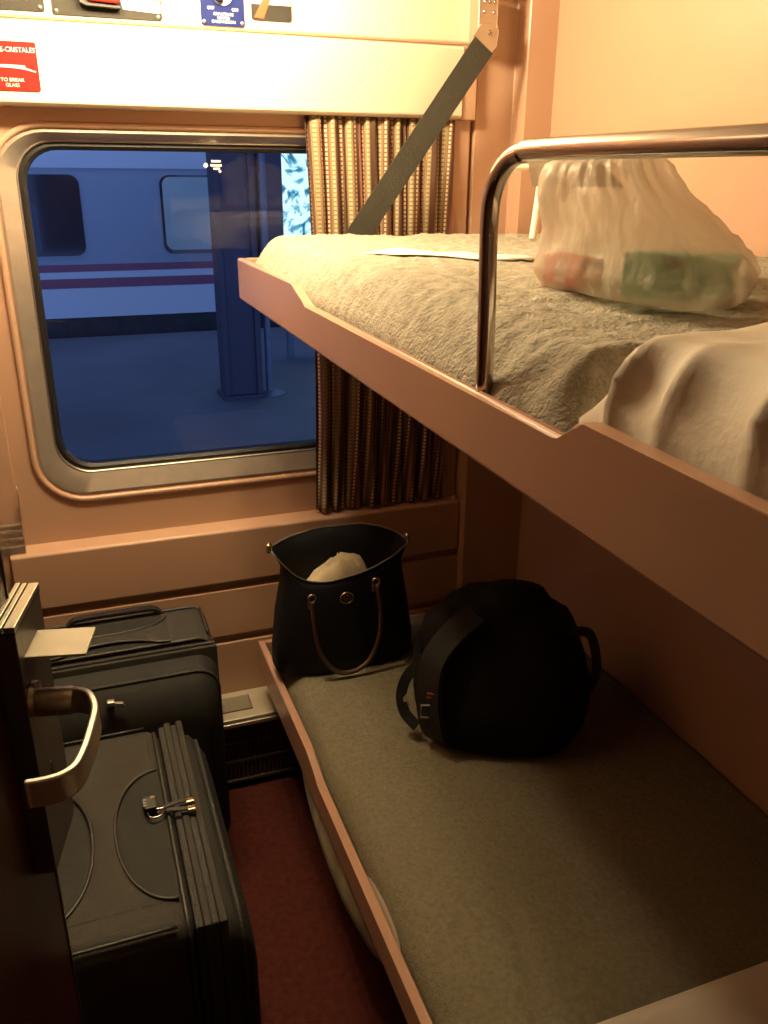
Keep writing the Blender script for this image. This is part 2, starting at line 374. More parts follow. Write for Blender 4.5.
b_ = tube([(x, 2.1, z) for x, z in rrect(WX0-.012, WX1+.012, WZ0-.014, WZ1+.010, .115)], .0075, 8, closed=True)
obj('bead', b_, 'wall', win, True)
# small unreadable print on the glass
gy = 2.1335
for x0, x1, z in ((.352, .374, 1.636), (.350, .376, 1.627), (.356, .371, 1.620), (.368, .374, 1.614)):
    obj('glass_print', box(x0, x1, gy, gy+.0006, z-.0022, z+.0022), 'white_print', pane)
obj('glass_print', lathe([(.0001, gy), (.005, gy), (.005, gy+.0006), (.0001, gy+.0006)], 16, (.339, 0, 1.627), 'y'), 'white_print', pane)

# ------------------------------------------------------------------ ceiling lamp (out of the picture, lights the cabin)
lamp = thing('ceiling_lamp', 'rectangular ceiling lamp with a glowing diffuser', 'lamp', (LAMP_POS.x, LAMP_POS.y, ZC))
obj('housing', box(-.25, .25, -.07, .07, -.022, 0, .006), 'white_plastic', lamp)
obj('diffuser', box(-.24, .24, -.06, .06, -.034, -.022, .004), 'diffuser', lamp)

# ------------------------------------------------------------------ bunks
def bunk(name, label, dz, railing):
    t = thing(name, label, 'bunk', (0, 0, dz))
    z0, zh, zl = .341, .432, .405
    pts = [(.06, z0), (2.0, z0), (2.0, zh), (1.505, zh), (1.49, zh-.002), (1.43, zl+.002), (1.415, zl), (.605, zl), (.595, zl+.002), (.572, zh-.001), (.560, zh+.001), (.06, zh+.001)]
    obj('side_rail', prism(pts, 'x', XB, XB+.018, .004, 2), 'bunk', t)
    obj('end_board', box(XB+.018, XR-.004, 1.984, 2.0, z0, zh, .003), 'bunk', t)
    obj('end_board', box(XB+.018, XR-.004, .06, .076, z0, zh, .003), 'bunk', t)
    obj('base_board', box(XB+.018, XR-.004, .076, 1.984, z0, z0+.016), 'bunk', t)
    if railing:
        X = XB+.025
        bm = tube(smooth_path([(X, .784, .37), (X, .788, .48), (X, .793, .57), (X, .786, .605), (X, .765, .626), (X, .735, .6355), (X, .68, .638), (X, .30, .639), (X, .25, .638), (X, .205, .628), (X, .185, .60), (X, .185, .37)], 5), .0092, 16)
        obj('guard_rail', bm, 'chrome', t, True)
        for y in (.784, .185):
            obj('rail_socket', lathe([(.0115, 0), (.016, 0), (.016, .03), (.0125, .034), (.0115, .034)], 16, (X, y, .358)), 'chrome', t, 40)
    return t
lowb = bunk('lower_bunk', 'lower peach bunk with low side rail beside the red carpet', 0, False)
upb = bunk('upper_bunk', 'upper peach bunk with chrome guard rail hung below the window pelmet', 1.0, True)

# mattresses under the blankets are parts of the bunks
obj('mattress', box(XB+.03, XR-.012, .085, 1.972, .358, .395, .012), 'mattress', upb)
obj('mattress', box(XB+.03, XR-.012, .085, 1.972, .358, .395, .012), 'mattress', lowb)

def blanket(name, label, x0, x1, y0, y1, zbase, hfun, m_, nx, ny):
    bm = bmesh.new(); G = []
    for i in range(nx+1):
        row = []
        for j in range(ny+1):
            x = x0+(x1-x0)*i/nx; y = y0+(y1-y0)*j/ny
            row.append(bm.verts.new(hfun(x, y)))
        G.append(row)
    for i in range(nx):
        for j in range(ny): bm.faces.new((G[i][j], G[i+1][j], G[i+1][j+1], G[i][j+1]))
    bnd = [G[i][0] for i in range(nx+1)]+[G[nx][j] for j in range(1, ny+1)]+[G[i][ny] for i in range(nx-1, -1, -1)]+[G[0][j] for j in range(ny-1, 0, -1)]
    lowr = [bm.verts.new((v.co.x, v.co.y, zbase)) for v in bnd]; n = len(bnd)
    for k in range(n): bm.faces.new((bnd[k], bnd[(k+1) % n], lowr[(k+1) % n], lowr[k]))
    o = obj(name, bm, m_, None, True); tag(o, label, 'blanket'); return o
def up_h(x, y):
    z = 1.398
    e = sstep(XB+.016, XB+.115, x)
    e2 = sstep(1.982, 1.93, y); e3 = 1
    top = .078+.012*math.sin(y*5.5+1.0)*.5+.010*sstep(1.5, 1.9, y)+.006*fbm(x*3, y*3, 1)
    top *= 1-.95*sstep(.67, .605, y)
    h = top*(math.sqrt(max(0, 1-(1-e)**2)))*(e2**.4)*(e3**.5)
    rough_ = .0045*fbm(x, y, 3, 14)+.0022*fbm(x, y, 5, 45)
    # tuck where the blanket is wrapped round the guard rail post
    dip = -.016*math.exp(-((x-XB-.03)/.03)**2-((y-.79)/.03)**2)
    return (x+.004*fbm(y, x, 9, 9)*(e < .9), y, z+h+rough_+dip)
blanket('wool_blanket', 'fluffy grey wool blanket spread over the upper bunk', XB+.022, XR-.006, .603, 1.978, 1.396, up_h, 'blanket', 110, 260)
def low_h(x, y):
    e = sstep(XB+.016, XB+.08, x); e2 = sstep(1.982, 1.95, y); e3 = sstep(.08, .16, y)
    top = .058+.006*math.sin(y*4+x*3)*.6
    h = top*math.sqrt(max(0, 1-(1-e)**2))*(e2**.4)*(e3**.5)
    r = .0022*fbm(x, y, 3, 10)+.0012*fbm(x, y, 5, 40)
    crease = -.006*math.exp(-((x-.60-.25*(y-1.0))/.018)**2)*sstep(1.15, .95, y)
    return (x, y, .396+h+r+crease)
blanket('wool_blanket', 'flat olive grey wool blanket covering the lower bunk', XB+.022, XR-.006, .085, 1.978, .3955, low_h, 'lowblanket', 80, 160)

# ------------------------------------------------------------------ pillow, sheets, paper on the bunks
def pil_h(x, y):
    ex = sstep(.392, .455, x); ey = sstep(.614, .545, y)
    e = math.sqrt(max(0, 1-(1-ex)**2))*math.sqrt(max(0, 1-(1-ey)**2))*sstep(1.02, .90, x)**.5*sstep(.10, .2, y)**.5
    fold = 1.1-1.6*abs(math.sin(y*52+1.3*math.sin(y*17+x*4)+x*7))**.7+.5*math.sin(y*23+1+x*10)
    side = (1-ex)
    z = 1.420+.083*e+.012*sstep(.45, .7, x)*e+.0030*fold*(.45+side)*min(1, e*3)+.004*fbm(x, y, 2, 6)
    return (x-.011*fold*min(1, side*1.3)*min(1, ex*6)*(ex > .02)+.006*side, y, z)
b_ = blanket('pillow', 'plump white pillow in a wrinkled case on the upper bunk', .400, 1.02, .10, .612, 1.412, pil_h, 'sheet', 70, 80)
b_['category'] = 'pillow'
def sh_h(x, y):
    e = sstep(.702-.03*(x-.7), .66, y)*sstep(.41, .46, x)*sstep(1.16, 1.1, x)
    return (x, y, .467+.03*math.sqrt(max(0, 1-(1-e)**2))+.003*fbm(x, y, 1, 8)*e)
b_ = blanket('folded_sheet', 'folded white sheet lying across the lower bunk', .405, 1.155, .15, .708, .4635, sh_h, 'sheet', 40, 40)
b_['category'] = 'sheet'
# white edge of an undersheet showing between rail and blanket of the lower bunk
bm = bmesh.new(); prof = []
for k in range(15):
    t = k/14; y = 1.14-.17*t; bul = .75*math.sin(PI*t)**.6
    prof.append([(XB+.0185, y, .392), (XB+.0185, y, .405+.010*bul), (XB+.0185+.008*bul, y, .407+.013*bul), (XB+.020+.012*bul, y, .400+.008*bul), (XB+.0205, y, .392)])
o = obj('undersheet_corner', loft(prof), 'undersheet', None, True); tag(o, 'small white tuck of sheet showing inside the lower bunk rail', 'sheet')

def up_top(x, y): return up_h(x, y)[2]
pc = [(.500, 1.500), (.665, 1.245), (.775, 1.325), (.610, 1.580)]
bm = bmesh.new(); G = []
for i in range(9):
    row = []
    for j in range(9):
        a, b = i/8, j/8
        x = (pc[0][0]*(1-a)+pc[1][0]*a)*(1-b)+(pc[3][0]*(1-a)+pc[2][0]*a)*b
        y = (pc[0][1]*(1-a)+pc[1][1]*a)*(1-b)+(pc[3][1]*(1-a)+pc[2][1]*a)*b
        row.append((x, y, max(up_h(x+dx, y+dy)[2] for dx in (-.012, 0, .012) for dy in (-.012, 0, .012))+.0025))
    G.append(row)
V = [[bm.verts.new(p) for p in r] for r in G]; V2 = [[bm.verts.new((p[0], p[1], p[2]-.0015)) for p in r] for r in G]
for i in range(8):
    for j in range(8):
        bm.faces.new((V[i][j], V[i+1][j], V[i+1][j+1], V[i][j+1])); bm.faces.new((V2[i][j], V2[i][j+1], V2[i+1][j+1], V2[i+1][j]))
for i in range(8):
    for A, B, C_, D_ in ((V[i][0], V[i+1][0], V2[i+1][0], V2[i][0]), (V[i][8], V[i+1][8], V2[i+1][8], V2[i][8]), (V[0][i], V[0][i+1], V2[0][i+1], V2[0][i]), (V[8][i], V[8][i+1], V2[8][i+1], V2[8][i])): bm.faces.new((A, B, C_, D_))
tag(obj('paper_sheet', bm, 'paper', None, True), 'white sheet of paper lying on the upper grey blanket', 'paper')

# ------------------------------------------------------------------ upholstered seat base folded under the lower bunk
rings = []
for k in range(29):
    t = k/28; y = 1.66-.64*t
    e = max(.02, math.sin(PI*t)**.45)
    zb = .336-.155*e; ring = []
    for a in range(11):
        q = a/10; ang = PI*q
        ring.append((XB+.030-.028*math.sin(ang)**.6*e, y, .339-(.339-zb)*q))
    ring += [(1.0, y, zb), (1.0, y, .339)]
    rings.append(ring)
tag(obj('sofa_base', loft(rings), 'seatfab', None, 40), 'beige checked upholstered seat folded away beneath the lower bunk', 'sofa')

# ------------------------------------------------------------------ curtain
def curtain():
    bm = bmesh.new(); uvl = bm.loops.layers.uv.new('cloth')
    nx, nz = 240, 40; x0, x1, z0, z1 = .558, .934, .757, 1.735; R = []
    for j in range(nz+1):
        v = j/nz; row = []; arc = 0; prev = None
        for i in range(nx+1):
            u = i/nx
            am = .010+.004*math.sin(u*17)
            ph = u*PI*2*9+.8*math.sin(u*11)+.35*math.sin(v*3+u*7)
            y = 2.073+am*math.sin(ph)*(1-.3*v)+.003*math.sin(ph*2.3+v*4)
            x = x0+(x1-x0)*u+.004*math.cos(ph)+(.014*math.sin(v*PI*.9)-.012*v+.006)*(1-u)
            z = z0+(z1-z0)*v+(.004*math.sin(ph) if j == 0 else 0)
            p = Vector((x, y, z))
            if prev is not None: arc += math.hypot(p.x-prev.x, p.y-prev.y)
            prev = p; row.append((bm.verts.new(p), arc))
        R.append(row)
    for j in range(nz):
        for i in range(nx):
            q = [R[j][i], R[j][i+1], R[j+1][i+1], R[j+1][i]]
            f = bm.faces.new([k[0] for k in q])
            zz = [j, j, j+1, j+1]
            for l, k, z_ in zip(f.loops, q, zz): l[uvl].uv = (k[1], (z1-z0)*z_/nz)
    o = obj('curtain', bm, 'curtain', None, True)
    tag(o, 'brown and cream striped pleated curtain hanging half across the window', 'curtain')
    md = o.modifiers.new('thick', 'SOLIDIFY'); md.thickness = .0012; md.offset = 0
curtain()

# ------------------------------------------------------------------ support strap and its bracket
st = thing('support_strap', 'dark green grey webbing strap holding up the upper bunk', 'strap', (0, 0, 0))
A, B = Vector((.972, 1.986, 1.897)), Vector((.598, 2.0055, 1.385))
bm = tube([A.lerp(B, k/10) for k in range(11)], 0, flat=(.0035, .056), up=Vector((1, 0, -.4)))
obj('webbing', bm, 'strap', st)
hr = thing('strap_bracket', 'steel hinge bracket riveted at the top of the bunk strap', 'bracket', (-.018, 0, 0))
obj('base_plate', box(.972, 1.020, 1.996, 2.074, 1.885, 1.992, .003), 'steel', hr)
obj('knuckle', lathe([(.0001, 1.99), (.006, 1.99), (.006, 2.12), (.0001, 2.12)], 12, (.978, 1.990, 0)), 'steel', hr, 40)
obj('upper_plate', box(.986, 1.022, 1.992, 2.074, 1.997, 2.1, .003), 'steel', hr)
bm = prism([(.955, 1.905), (1.004, 1.871), (1.015, 1.885), (1.018, 1.920), (1.0, 1.932), (.975, 1.930)], 'y', 1.984, 1.9955, .002)
bm.normal_update(); obj('clamp_plate', bm, 'steel', hr)
for x, z in ((.985, 1.975), (.998, 1.975), (1.010, 1.975), (.985, 1.955), (1.010, 1.955), (1.012, 1.895)):
    obj('rivet', lathe([(.0001, 1.992), (.003, 1.993), (.0042, 1.996), (.0042, 1.998)], 10, (x, 0, z), 'y'), 'chrome', hr, True)
obj('pivot_bolt', lathe([(.0001, 1.978), (.006, 1.979), (.0075, 1.985), (.0075, 1.986)], 14, (.998, 0, 1.912), 'y'), 'chrome', hr, 40)

# ------------------------------------------------------------------ notices above the window
SY = 2.0455
def plate(name, label, cat, x0, x1, z0, z1, m_, y=SY, r=.005, parent=None, pname='plate'):
    t = parent or thing(name, label, cat, (.006, 0, .006))
    b = loft([[(x, yy, z) for x, z in rrect(x0, x1, z0, z1, r, 4)] for yy in (y, y-.0022)])
    obj(pname, b, m_, t); return t
def screws(t, pts, y=SY-.0022):
    for x, z in pts: obj('screw', lathe([(.0001, y-.003), (.003, y-.0025), (.0042, y), (.0042, y+.001)], 10, (x, 0, z), 'y'), 'steel', t, True)
YP = 2.0475
t = plate('warning_sign', 'red window breaking notice with white lettering on the pelmet', 'sign', -.150, -.004, 1.757, 1.845, 'red_print', YP, .004)
text('ROMPE-CRISTALES', .0125, (-.006, YP-.0024, 1.826), 'white_print', t, align='RIGHT', sx=.95)
text('TO BREAK', .0095, (-.033, YP-.0024, 1.773), 'white_print', t, align='RIGHT')
text('GLASS', .0095, (-.043, YP-.0024, 1.7635), 'white_print', t, align='RIGHT')
obj('hammer_drawing', prism([(-.12, 1.803), (-.060, 1.803), (-.030, 1.8025), (-.027, 1.798), (-.009, 1.7925), (-.010, 1.791), (-.033, 1.796), (-.060, 1.798), (-.12, 1.799)], 'y', YP-.0028, YP-.002), 'white_print', t)
t = plate('notice_panel', 'plain dark notice panel with screws left of the brake panel', 'panel', -.19, .022, 1.899, 2.00, 'black_print')
screws(t, [(.013, 1.907), (-.18, 1.907)])
t = plate('brake_panel', 'dark panel with a red emergency handle and yellow label', 'panel', .035, .249, 1.896, 2.00, 'black_print')
screws(t, [(.043, 1.903), (.241, 1.903)])
obj('pull_handle', prism([(.094, 1.945), (.098, 1.927), (.106, 1.921), (.160, 1.919), (.168, 1.927), (.168, 1.945)], 'y', SY-.030, SY-.002, .003), 'red_print', t)
obj('handle_guard', prism([(.082, 1.945), (.088, 1.918), (.100, 1.913), (.166, 1.911), (.166, 1.916), (.104, 1.919), (.094, 1.927), (.090, 1.945)], 'y', SY-.020, SY-.002, .001), 'black_plastic', t)
obj('white_label', prism([(.172, 1.913), (.246, 1.909), (.246, 1.93), (.168, 1.93)], 'y', SY-.0032, SY-.002), 'white_print', t)
obj('yellow_label', prism([(.168, 1.93), (.246, 1.93), (.246, 1.99), (.168, 1.99)], 'y', SY-.0032, SY-.002), 'yellow_print', t)
t = plate('heater_switch', 'blue heater switch plate with white lettering and black knob', 'switch', .329, .421, 1.894, 1.985, 'blue_print')
screws(t, [(.335, 1.901), (.415, 1.901)])
text('OFF', .0085, (.350, SY-.0024, 1.9235), 'white_print', t); text('ON', .0085, (.401, SY-.0024, 1.9225), 'white_print', t)
text('CHAUFFAGE', .0075, (.376, SY-.0024, 1.9135), 'white_print', t)
text('HEATER', .0075, (.376, SY-.0024, 1.9065), 'white_print', t)
text('CALEFACCION', .0075, (.376, SY-.0024, 1.8995), 'white_print', t)
obj('knob_dial', lathe([(.0001, SY-.004), (.021, SY-.004), (.022, SY-.002), (.022, SY-.001)], 24, (.376, 0, 1.953), 'y'), 'steel', t, 40)
obj('knob', lathe([(.0001, SY-.024), (.009, SY-.024), (.0105, SY-.021), (.011, SY-.004), (.011, SY-.003)], 20, (.368, 0, 1.948), 'y'), 'black_plastic', t, 40)
t = plate('arrow_notice', 'dark and white notice with a diagonal red orange arrow', 'sign', .436, .524, 1.909, 1.99, 'black_print', r=.006)
obj('white_field', loft([[(x, y, z) for x, z in ((.438, 1.9395), (.522, 1.9395), (.522, 1.984), (.438, 1.984))] for y in (SY-.0030, SY-.002)]), 'white_print', t)
obj('arrow', prism([(.442, 1.914), (.462, 1.9125), (.484, 1.962), (.468, 1.962)], 'y', SY-.0038, SY-.002), mat('orange_red_print', (.72, .07, .02, 1), .45, var=.03), t)

# ------------------------------------------------------------------ clear plastic holder at the end of the ledge
hold = thing('plastic_holder', 'clear moulded plastic holder standing at the end of the window ledge', 'holder', (-.196, 2.070, .748))
obj('front_wall', box(-.036, .028, -.012, -.009, 0, .075, .001), 'clear', hold)
obj('side_wall', box(.025, .028, -.009, .022, 0, .115, .001), 'clear', hold)
obj('base', box(-.036, .028, -.009, .022, 0, .004, .001), 'clear', hold)
for z in (.018, .038, .058): obj('rib', box(-.036, .030, -.015, -.011, z, z+.006, .002), 'clear', hold)
obj('rim', tube([(-.036, -.011, .078), (.025, -.011, .078), (.029, -.004, .086), (.029, .010, .14), (.029, .016, .165)], .0022, 8), 'clear', hold, True)

# ------------------------------------------------------------------ heater under the window
ht = thing('wall_heater', 'floor heater with cream grille top and dark slats below the window', 'heater', (0, 0, 0))
obj('casing', box(.0, .96, 1.956, 2.049, .012, .222, .003), 'heater_dark', ht)
obj('top_plate', prism([(1.938, .220), (2.049, .232), (2.049, .252), (1.934, .240), (1.934, .222)], 'x', .0, .96, .002), 'heater', ht)
obj('front_lip', box(.0, .96, 1.930, 1.938, .216, .228, .002), 'alu', ht)
obj('grille_recess', prism([(1.965, .2435), (2.025, .2497), (2.025, .2512), (1.965, .2450)], 'x', .02, .345), 'heater_dark', ht)
bm = bmesh.new()
for k in range(13):
    y = 1.969+k*.0042
    box(.022, .343, y, y+.0022, .2445+(y-1.965)*.104, .2460+(y-1.965)*.104, bm=bm)
obj('grille_bars', bm, 'heater', ht, kind='stuff')
bm = bmesh.new()
for k in range(80):
    x = .005+k*.0119
    for z0, z1 in ((.160, .215), (.098, .148), (.034, .086)): box(x, x+.0055, 1.946, 1.957, z0, z1, bm=bm)
obj('slats', bm, 'heater', ht, kind='stuff').data.materials[0] = M['heater_dark']
for z in (.150, .088, .022): obj('cross_bar', box(.0, .96, 1.944, 1.957, z, z+.010, .001), 'heater_dark', ht)

# ------------------------------------------------------------------ door standing open on the left, with lock case and lever
TH = math.radians(12.5)
dr = bpy.data.objects.new('door_1', None); col.objects.link(dr); dr['kind'] = 'structure'; dr['label'] = 'dark maroon door standing open beside the suitcases'
DK_ = .904; dr.scale = (DK_,)*3; dr.location = (-.109*DK_, 1.0*DK_, 1.62*(1-DK_)); dr.rotation_euler = (0, 0, PI/2-TH)
obj('leaf', box(-.50, .077, .028, .058, -.155, 2.02, .001), 'door', dr)
obj('edge_band', box(.077, .082, .026, .060, -.155, 2.02, .001), 'darksteel', dr)
case = obj('lock_case', box(0, .122, 0, .028, .715, 1.094, .0015), 'darksteel', dr)
obj('case_cap', box(-.001, .1225, -.001, .0125, 1.094, 1.102, .001), 'capsteel', case)
obj('case_cap', box(-.001, .1225, .0145, .021, 1.094, 1.102, .001), 'capsteel', case)
obj('case_cap', box(-.001, .1225, .0225, .029, 1.094, 1.103, .001), 'capsteel', case)
obj('cap_gasket', box(-.0005, .122, -.0005, .0285, 1.0905, 1.0945), 'rubber', case)
obj('latch_plate', box(.019, .088, -.075, .001, 1.045, 1.0485, .001), mat('latch_enamel', (.40, .36, .26, 1), .35, var=.06, vscale=30), case)
obj('keyhole', prism([(-.001, .838), (-.001, .862), (.0005, .862), (.0005, .838)], 'x', .050, .056), 'rubber', case)
hd = obj('lever_handle', tube(smooth_path([(.014, -.034, .984), (.014, -.056, .984), (.009, -.070, .984), (-.004, -.080, .984), (-.030, -.089, .984), (-.065, -.091, .984), (-.105, -.091, .984), (-.138, -.087, .984), (-.154, -.075, .984), (-.161, -.057, .984), (-.164, -.038, .984)], 5), 0, flat=(.009, .036), up=Vector((0, 0, 1))), 'lever', dr, 45)
bv = hd.modifiers.new('soft', 'BEVEL'); bv.width = .003; bv.segments = 3; bv.limit_method = 'ANGLE'
obj('neck', lathe([(.017, -.054), (.0185, -.050), (.0185, -.010), (.0175, -.008)], 20, (.014, 0, .984), 'y'), 'lever', hd, 40)
obj('rose', lathe([(.0175, -.009), (.023, -.007), (.024, -.0005), (.0001, -.0002)], 20, (.014+.010, 0, .984), 'y'), 'steel', hd, 40)

# ------------------------------------------------------------------ suitcases
def suitcase(name, label, w, h, db, band, fp, loc, rz, lock, top_geo):
    """front faces local -y, body depth db behind the zip band, pocket depth fp in front of it"""
    t = thing(name, label, 'suitcase', loc, rz)
    zb = .055; hw = w/2
    def rb(x0, x1, y0, y1, z0, z1, r, seg=4): return box(x0, x1, y0, y1, z0, z1, r, seg)
    yb0 = 0; yb1 = db                                   # shell
    obj('shell', rb(-hw, hw, yb0, yb1, zb, h, .035, 5), 'nylon', t, 40)
    # zip band: ridges running up both sides and over the top
    nb = 4; bw = band/nb
    for k in range(nb):
        y0 = -band+k*bw; ins = .006 if k % 2 else .001
        obj('zipper_band', rb(-hw+ins, hw-ins, y0, y0+bw*1.15, zb+.004, h-.002-ins, min(.0045, bw*.5), 2), 'zip' if k % 2 else 'nylon', t, 40)
    # front pocket, sloping to a softer, lower top
    ph = h-.018
    rings = []
    for (dy, ix, iz) in ((0.01, .004, 0), (-.01, .004, .002), (-fp*.45, .010, .016), (-fp*.8, .020, .045), (-fp, .045, .10)):
        rings.append([(x, -band+dy, z) for x, z in rrect(-hw+ix, hw-ix, zb+.01+ix*.6, ph-iz, .05, 5)])
    pk = obj('front_pocket', loft(rings), 'nylon_pocket', t, 50)
    rr = rings[2]
    obj('pocket_zip', tube([(p[0], p[1]-.001, p[2]) for p in rr], .0045, 6, closed=True), 'zip', pk, True)
    # welts along the shell corners
    for y in (.012, db-.012):
        obj('piping', tube([(x, y, z) for x, z in rrect(-hw+.004, hw-.004, zb+.004, h-.004, .04, 6)], .0042, 8, closed=True), 'piping', t, True)
    for s in (-1, 1):
        obj('end_welt', tube([(s*(hw-.012), y, h-.0005) for y in (.03, db*.3, db*.6, db-.03)], .0030, 6), 'piping', t, True)
    # hourglass carry handle on the top face with two curved recess welts
    yc, L, AT, xc = top_geo
    def wel(x): return .019+(AT-.019)*(1-math.sqrt(max(0, 1-(abs(x)/L)**2.2)))
    lim = lambda y: max(.012, min(db-.014, y))
    xs = [L*math.sin(PI/2*(-1+2*k/32)) for k in range(33)]
    pts = [(xc+x, lim(yc-wel(x))) for x in xs]+[(xc+x, lim(yc+wel(x))) for x in reversed(xs)]
    bm = bmesh.new(); lo_ = []; 
    for x in xs:
        row = []
        for q in range(7):
            f_ = -1+q/3; y = lim(yc+f_*wel(x)) if abs(f_) > .99 else yc+f_*(wel(x) if yc+f_*wel(x) < db-.014 and yc+f_*wel(x) > .012 else abs(lim(yc+math.copysign(wel(x), f_))-yc))
            row.append(bm.verts.new((xc+x, y, h+.0008+.011*max(0, 1-(x/L)**2)*(1-.35*f_*f_))))
        lo_.append(row)
    for a in range(32):
        for q in range(6): bm.faces.new((lo_[a][q], lo_[a+1][q], lo_[a+1][q+1], lo_[a][q+1]))
    obj('carry_handle', bm, 'nylon', t, True)
    for s in (-1, 1):
        arc = [(xc+x, lim(yc+s*wel(x)), h+.002+.006*max(0, 1-(x/L)**2)) for x in xs]
        obj('recess_welt', tube(arc, .0034, 6), 'piping', t, True)
        bmr = bmesh.new(); e = [bmr.verts.new((xc+x, lim(yc+s*wel(x)), h+.0006)) for x in xs]; f = [bmr.verts.new((xc+x, lim(yc+s*AT), h+.0006)) for x in xs]
        for k in range(32): bmr.faces.new((e[k], e[k+1], f[k+1], f[k]))
        bmesh.ops.remove_doubles(bmr, verts=bmr.verts, dist=1e-6)
        obj('recess', bmr, 'nylon_pocket', t)  # flat patch, not sunk: the recess depth is only its darker colour
    # wheels, feet and side bumpers
    for x in (-hw+.06, hw-.06):
        wh = obj('wheel', lathe([(.0001, x-.016), (.026, x-.016), (.0275, x-.012), (.0275, x+.012), (.026, x+.016), (.0001, x+.016)], 18, (0, db-.045, .0275), 'x'), 'black_plastic', t, 40)
        obj('wheel_housing', box(x-.026, x+.026, db-.085, db-.002, .032, zb+.03, .006), 'black_plastic', wh)
        obj('foot', box(x-.02, x+.02, .015, .055, 0, zb+.01, .006), 'black_plastic', t)
    obj('side_bumper', box(hw-.004, hw+.006, .04, .075, .10, .17, .003), 'steel', t)
    # zipper pulls
    if lock:
        for k, dx in enumerate((-.014, .008)):
            z_ = obj('zipper_slider', box(dx-.006, dx+.006, -band*.65-.006, -band*.65+.010, h-.001, h+.008, .002), 'brass', t)
            obj('pull_tab', tube([(dx, -band*.65+.008, h+.007), (dx+.001, -band*.2, h+.0075), (dx*.4-.001, .016, h+.008)], 0, flat=(.0085, .0025)), 'rubber', z_)
        pl = thing('padlock', 'small grey combination padlock on the zips of the near black suitcase', 'padlock', (0, 0, 0))
        pl.matrix_world = Matrix.Translation(loc) @ Matrix.Rotation(rz, 4, 'Z')
        obj('body', box(-.004, .030, .030, .052, h+.003, h+.018, .002), 'piping', pl)
        obj('shackle', tube(smooth_path([(-.004, .047, h+.011), (-.018, .046, h+.011), (-.024, .039, h+.011), (-.022, .026, h+.011), (-.012, .018, h+.011), (-.004, .018, h+.011), (-.003, .034, h+.011)], 5), .0018, 8), 'chrome', pl, True)
        for k in range(3): obj('dial', lathe([(.0001, .0472+k*.0001), (.0065, .0472+k*.0001), (.0065, .0535), (.0001, .0535)], 14, (.006+k*.008, 0, h+.0125), 'y'), 'darksteel', pl, 40)
        obj('key_slot', lathe([(.0001, h+.0175), (.0045, h+.0175), (.0045, h+.0186), (.0001, h+.0186)], 12, (.024, .036, 0)), 'brass', pl)
    else:
        z_ = obj('zipper_slider', box(-.030, -.014, -band-.090, -band-.076, h-.058, h-.046, .002), 'steel', t)
        obj('pull_tab', tube([(-.018, -band-.086, h-.052), (.002, -band-.089, h-.054), (.006, -band-.090, h-.066)], 0, flat=(.008, .004)), 'steel', z_)
    return t
suitcase('suitcase', 'large black fabric suitcase with a combination padlock standing behind the door', .562, .52, .292, .049, .048, (.073, 1.306, 0), PI/2, True, (.126, .168, .107, -.046))
sa = suitcase('suitcase', 'black fabric suitcase standing upright against the wall under the window', .450, .60, .185, .035, .095, (.006, 1.768, 0), 0, False, (.055, .135, .085, -.01))
obj('pull_grip', tube(smooth_path([(-.10, .158, .598), (-.088, .158, .612), (-.06, .158, .618), (.08, .158, .618), (.108, .158, .612), (.12, .158, .598)], 5), 0, flat=(.020, .008)), 'black_plastic', sa, 40)

# ------------------------------------------------------------------ tote bag on the lower bunk
tote = thing('tote_bag', 'dark navy tote bag with tan leather handles standing open on the lower bunk', 'bag', (.556, 1.815, .460))
def tote_ring(hw, hd, zf, zb_, zs, n=64, off=0, pw=3.2, cx=0, cy=0):
    out = []
    for k in range(n):
        a = 2*PI*k/n; c, s = math.cos(a), math.sin(a)
        x = hw*math.copysign(abs(c)**(2/pw), c); y = hd*math.copysign(abs(s)**(2/pw), s)
        wgt = abs(c)**3; z = (zs-(.022 if zs > .27 else 0)*(.5+.5*c))*wgt+(1-wgt)*(zf+(x*.16-.008)*sstep(.18, .25, zf) if s < 0 else zb_)
        out.append((x+cx, y+cy, z))
    return out
rings = [tote_ring(.162, .06, 0, 0, 0), tote_ring(.178, .078, .006, .006, .006), tote_ring(.180, .08, .06, .06, .06), tote_ring(.168, .075, .14, .15, .15), tote_ring(.155, .068, .20, .23, .235, pw=2.8),
         tote_ring(.156, .060, .235, .295, .283, pw=2.3), tote_ring(.178, .056, .256, .336, .320, pw=1.9)]
inner = [tote_ring(.1760, .0540, .256, .336, .318, pw=1.9), tote_ring(.140, .048, .19, .25, .25, pw=2.3), tote_ring(.135, .050, .10, .10, .10)]
def wob(rs, amp):
    out = []
    for i, r in enumerate(rs):
        out.append([(p[0]+amp*fbm(p[0], p[2], 1, 9), p[1]+amp*fbm(p[0], p[2], 7, 10), p[2]) for p in r])
    return out
obj('body', loft(wob(rings+inner, .006)), 'navy', tote, True)
top = wob([rings[-1]], .006)[0]
obj('zip_edge', tube([(p[0], p[1], p[2]+.001) for p in top], .0022, 6, closed=True), 'steel', tote, True)
for s in (-1, 1):
    obj('zip_end', lathe([(.004, 0), (.008, .003), (.008, .022), (.004, .026)], 10, (s*.177, 0, .313-.012*(s+1)*.95)), 'brass', tote, 40)
